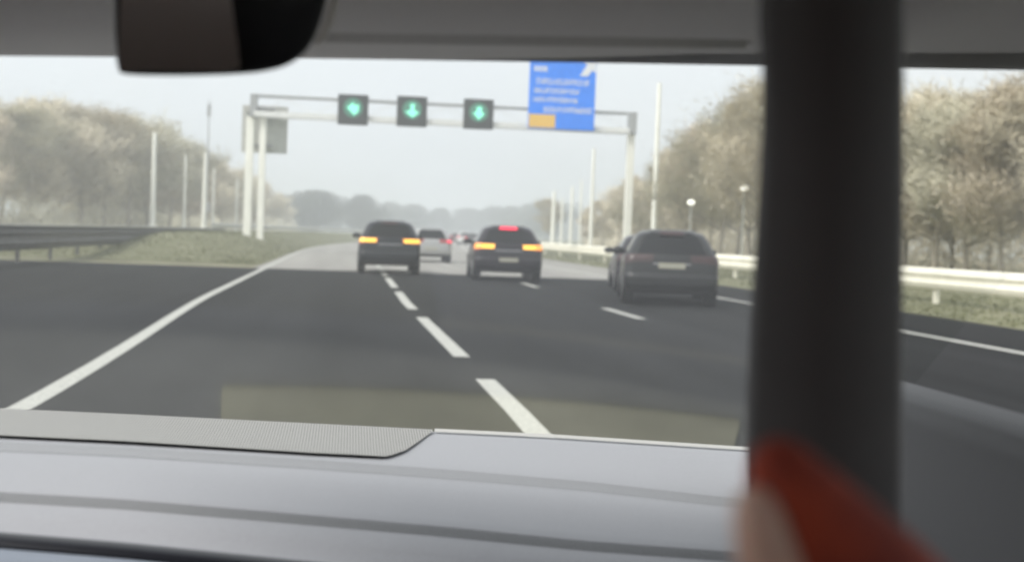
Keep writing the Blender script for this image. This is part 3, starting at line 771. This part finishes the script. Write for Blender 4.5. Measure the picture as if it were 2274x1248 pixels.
bm = bmesh.new(); box(bm, -1.24, .66, 1.545, 1.84, .950, .9565, 0)
obj('cowl_reflector', bm, mat('cowl_reflector_pale', (.5, .5, .49), .7), dash)  # unseen pale panel, added so its reflection washes the foot of the windscreen
for o_ in [dash]+list(dash.children):
    for v_ in o_.data.vertices: v_.co.x = max(-1.245, min(.395*v_.co.y, v_.co.x))

# windscreen
base = (1.78, .93); topw = (1.02, 1.40)
rows = []
for t in [i/10 for i in range(11)]:
    yy, z = sm(base[0], topw[0], t), sm(base[1], topw[1], t)+.02*math.sin(t*math.pi)
    rows.append([Vector((x, yy-.10*(abs(x+.35)/.8)**2*.6, z)) for x in [-1.35+i*.11 for i in range(0, 19)]])
ws = obj('windscreen', loft(rows), mg, own, True)
if ws.data.polygons[0].normal.y > 0: ws.data.flip_normals()

# header, roof lining, sun visor
hd0 = curve([(-400, 122), (700, 131), (1230, 139), (1700, 147), (2700, 165)])
cs = list(range(-400, 2701, 100))
ceil_ = lambda x: .0
rows = [[at(x, hd0(x)-2, 1.04)+Vector((0, .04, .012)) for x in cs], [at(x, hd0(x), 1.04) for x in cs], [at(x, hd0(x)-10, 1.02) for x in cs], [at(x, hd0(x)-24, 1.0) for x in cs],
        [at(x, hd0(x)-60, .90)+Vector((0, 0, .0)) for x in cs], [Vector((at(x, 0, .6).x*1.2, .35, 1.42)) for x in cs], [Vector((at(x, 0, .6).x*1.9, -.3, 1.44)) for x in cs]]
obj('roof_lining', loft(rows), MLI, own, True)
# visor: padded slab tipped up against the lining
vt, vb = -60, curve([(640, 105), (740, 106), (1230, 113), (1640, 118), (1700, 120)])
def slab(c0, c1, c2, c3, th, name, m, parent, rnd=.004):
    bm = bmesh.new(); nrm = (c1-c0).cross(c3-c0).normalized()*th
    for f in (0, 1):
        pass
    vs = [bm.verts.new(p) for p in (c0, c1, c2, c3)]+[bm.verts.new(p+nrm) for p in (c0, c1, c2, c3)]
    for q in ((0, 1, 2, 3), (7, 6, 5, 4), (0, 4, 5, 1), (1, 5, 6, 2), (2, 6, 7, 3), (3, 7, 4, 0)): bm.faces.new([vs[i] for i in q])
    bmesh.ops.bevel(bm, geom=list(bm.edges), offset=rnd, segments=3, affect='EDGES')
    return obj(name, bm, m, parent, True)
sv1 = slab(at(600, 104, .92), at(1672, 119, .92), at(1690, -260, .78), at(600, -280, .78), -.014, 'sun_visor', MDV, own, .005)
for px, py in ((1482, 38), (1300, 43)):
    bm = bmesh.new(); c = at(px, py, .884 if px == 1482 else .885); bmesh.ops.create_uvsphere(bm, u_segments=10, v_segments=6, radius=.0013, matrix=Matrix.Translation(c+Vector((0, -.012, 0))))
    obj('visor_stud', bm, mat('stud', (.7, .7, .66) if px == 1482 else (.3, .3, .28), .4), sv1, True)

# mirror
MYd = .74
def outline(pts, sub=6):
    res = []; n = len(pts)
    for i in range(n):
        p0, p1, p2, p3 = [Vector((*pts[(i+k-1)%n], 0)) for k in range(4)]
        for j in range(sub):
            t = j/sub; q = .5*((2*p1)+(p2-p0)*t+(2*p0-5*p1+4*p2-p3)*t*t+(3*p1-p0-3*p2+p3)*t*t*t); res.append((q.x, q.y))
    return res
MO = [(282, 166), (400, 169), (520, 166), (590, 159), (645, 142), (685, 108), (708, 62), (722, 15), (732, -35), (736, -90), (725, -140), (690, -165), (500, -175), (320, -168), (272, -140), (258, -60), (255, 30), (256, 100), (262, 150)]
MO = outline(MO)
def ring(scale, dy, c=(500, 0)): return [at(c[0]+(x-c[0])*scale[0], c[1]+(y-c[1])*scale[1], MYd+dy) for x, y in MO]
own_m = empty('rear_view_mirror', (0, 0, 0)); own_m.parent = own
def rings(rr, closeA=True, closeB=True):
    bm = bmesh.new(); g = [[bm.verts.new(p) for p in r] for r in rr]; n = len(g[0])
    for a, b in zip(g, g[1:]):
        for i in range(n): bm.faces.new((a[i], a[(i+1)%n], b[(i+1)%n], b[i]))
    if closeA: bm.faces.new(g[0][::-1])
    if closeB: bm.faces.new(g[-1])
    return bm
obj('housing', rings([ring((.93, .92), .002), ring((.97, .97), -.003), ring((.995, .99), .0), ring((1, 1), .008), ring((.97, .96), .03), ring((.75, .75), .055)]), MHS, own_m, True)
# silvered glass, its right end cut short of the housing
GO = [(270, 158), (400, 160), (522, 156), (530, 120), (522, 60), (512, -20), (505, -100), (500, -165), (320, -160), (285, -130), (272, -50), (266, 30), (264, 100), (266, 150)]
GO = outline(GO, 5)
gl0 = [at(x, y, MYd-.008) for x, y in GO]; gl1 = [at(x, y, MYd-.003) for x, y in GO]
obj('mirror_glass', rings([gl0, gl1]), MMIR, own_m)
# white strip painting the glint of light along its right end
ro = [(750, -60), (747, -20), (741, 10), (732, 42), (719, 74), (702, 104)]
def swept(pts, r, n=10, sub=5):
    P_ = []
    for i in range(len(pts)-1):
        p0, p1, p2, p3 = pts[max(0, i-1)], pts[i], pts[i+1], pts[min(len(pts)-1, i+2)]
        for j in range(sub):
            t = j/sub; P_.append(.5*((2*p1)+(p2-p0)*t+(2*p0-5*p1+4*p2-p3)*t*t+(3*p1-p0-3*p2+p3)*t*t*t))
    P_.append(pts[-1]); bm = bmesh.new(); prev = None
    for i, p in enumerate(P_):
        d = (P_[min(i+1, len(P_)-1)]-P_[max(0, i-1)]).normalized(); u = Vector((0, 1, 0)).cross(d).normalized(); v = d.cross(u)
        rr_ = r*min(1, .25+1.2*min(i, len(P_)-1-i)/8)
        q = [bm.verts.new(p+(u*math.cos(a)+v*math.sin(a))*rr_) for a in [2*math.pi*k/n for k in range(n)]]
        if prev:
            for k in range(n): bm.faces.new((prev[k], prev[(k+1)%n], q[(k+1)%n], q[k]))
        prev = q
    return bm
bm = swept([at(x, y, MYd-.002) for x, y in ro], .0021)
obj('rim', bm, MGLINT, own_m, True)  # stands in for the light at the mirror's edge
bm = bmesh.new(); tube(bm, at(480, -120, MYd+.05), at(470, -60, 1.0)+Vector((0, .0, .06)), .012, n=12); obj('stem', bm, MHS, own_m, True)

# right windscreen pillar: from the dashboard up to the roof
rows = []
PL = curve([(-200, 1702), (0, 1692), (60, 1690), (150, 1698), (300, 1697), (420, 1691), (560, 1681), (700, 1672), (900, 1664), (1000, 1662), (1400, 1668)])
PR = curve([(-200, 2010), (600, 2006), (1000, 2004), (1400, 2000)])
PY = curve([(-200, .46), (1400, .62)])
rr = []
for py in range(-240, 1441, 40):
    Yd = PY(py); l, r_ = PL(py), PR(py)
    a = at(l, py, Yd+.03); b = at(l-6, py, Yd+.012); c = at(l+22, py, Yd); d = at((l+r_)/2, py, Yd-.012); e = at(r_-18, py, Yd-.006); f = at(r_, py, Yd+.008); g_ = at(r_-14, py, Yd+.04); h = at(l+20, py, Yd+.05)
    rr.append([a, b, c, d, e, f, g_, h])
bm = bmesh.new(); gg = [[bm.verts.new(p) for p in r_] for r_ in rr]
for a, b in zip(gg, gg[1:]):
    for i in range(8): bm.faces.new((a[i], a[(i+1)%8], b[(i+1)%8], b[i]))
bm.faces.new(gg[0][::-1]); bm.faces.new(gg[-1]); obj('windscreen_pillar', bm, MP, own, True)
# door top under the side window, cabin rear and floor
bm = bmesh.new(); px_ = at(2000, 1000, .6)
box(bm, .455, .53, -.9, 1.36, .5, 1.13, .02); obj('door', bm, soft('door_trim', (.10, .10, .105), .7), own, True)
bm = bmesh.new(); box(bm, -1.33, -1.25, -.9, 1.78, .5, 1.08, .02); obj('door', bm, soft('door_trim2', (.10, .10, .105), .7), own, True)
bm = bmesh.new(); box(bm, -1.2, .55, -1.35, -1.25, .4, 1.44); box(bm, -1.2, .55, -1.25, -.30, 1.44, 1.46); box(bm, -1.2, .55, -1.3, .95, .40, .45); obj('cabin_rear', bm, MIN, own)
for cx in (-.75,):
    bm = bmesh.new(); box(bm, cx-.26, cx+.26, -.32, -.10, .5, 1.08, .05); box(bm, cx-.13, cx+.13, -.30, -.18, 1.10, 1.30, .04); box(bm, cx-.26, cx+.26, -.10, .4, .45, .66, .05); obj('seat', bm, MIN, own, True)

# ------------------------------------------------------------------ the hand at the lower right
MSK = mat('skin', (.72, .47, .37), .5, noise=.08, nscale=60, sss=.15)
MSL = mat('dark_red_knit', (.10, .010, .010), .85, noise=.5, nscale=38, bump=.4, col2=(.55, .08, .03))
D0 = .30
def chain(name, chains, m, parent, root_idx=0, sub=2):
    verts, edges, radii = [], [], []
    for ch in chains:
        start = ch.get('from'); prev = start
        for (p, r) in ch['pts']:
            verts.append(p); radii.append(r); i = len(verts)-1
            if prev is not None: edges.append((prev, i))
            prev = i
    me = bpy.data.meshes.new(name); me.from_pydata(verts, edges, [])
    o = bpy.data.objects.new(name, me); COL.objects.link(o)
    o.modifiers.new('skin', 'SKIN'); 
    for v, r in zip(me.skin_vertices[0].data, radii): v.radius = (r, r)
    me.skin_vertices[0].data[root_idx].use_root = True
    s_ = o.modifiers.new('sub', 'SUBSURF'); s_.levels = sub; s_.render_levels = sub
    dg = bpy.context.evaluated_depsgraph_get(); me2 = bpy.data.meshes.new_from_object(o.evaluated_get(dg))
    bpy.data.objects.remove(o); me2.materials.clear(); me2.materials.append(m)
    r_ = obj(name, me2, None, parent, True); return r_
pn = near
# forearm -> wrist -> palm, thumb free on the left, four fingers curled to the right inside the sleeve
ch = [dict(pts=[(pn(2700, 2600, .40), .034), (pn(2350, 2000, .36), .030), (pn(2130, 1680, .33), .024), (pn(2000, 1500, .315), .028), (pn(1930, 1390, .31), .026)])]
ch.append(dict(**{'from': 3}, pts=[(pn(1800, 1420, .30), .013), (pn(1726, 1290, .295), .0092), (pn(1688, 1165, .292), .0068), (pn(1666, 1075, .29), .0042)]))
for k, (dx, dy, dz) in enumerate(((0, 0, 0), (60, 25, .012), (110, 60, .024), (150, 105, .034))):
    L = (1, 1.05, .98, .8)[k]
    ch.append(dict(**{'from': 4}, pts=[(pn(1930+dx, 1400+dy, .305+dz), .0095), (pn(1880+dx, 1390-90*L+dy, .300+dz), .0085), (pn(1850+dx, 1380-130*L+dy, .305+dz), .0075), (pn(1835+dx, 1370-160*L+dy, .315+dz), .006)]))
person = chain('person', ch, MSK, None, 0, 2)
tag(person, 'blurred raised hand in a dark red sleeve before the windscreen pillar', 'person')
ch = [dict(pts=[(pn(2720, 2630, .405), .046), (pn(2330, 2010, .365), .040), (pn(2080, 1680, .335), .034), (pn(1950, 1470, .318), .030), (pn(1868, 1300, .306), .0225), (pn(1800, 1170, .300), .0152), (pn(1742, 1060, .296), .0094), (pn(1702, 975, .294), .0048)])]
sl_ = chain('sleeve', ch, MSL, person, 0, 2)

# ------------------------------------------------------------------ haze
bm = bmesh.new(); box(bm, -420, 620, -60, 1100, -1.1, 26)
hz = obj('haze', bm); tag(hz, 'thin pale haze over the motorway', 'haze', kind='stuff')
m = bpy.data.materials.new('haze'); m.use_nodes = True; n = m.node_tree; n.nodes.clear()
o_ = n.nodes.new('ShaderNodeOutputMaterial'); v = n.nodes.new('ShaderNodeVolumePrincipled')
v.inputs['Color'].default_value = (.93, .97, 1.0, 1); v.inputs['Density'].default_value = .0022; v.inputs['Anisotropy'].default_value = .3
n.links.new(v.outputs[0], o_.inputs['Volume']); hz.data.materials.append(m)
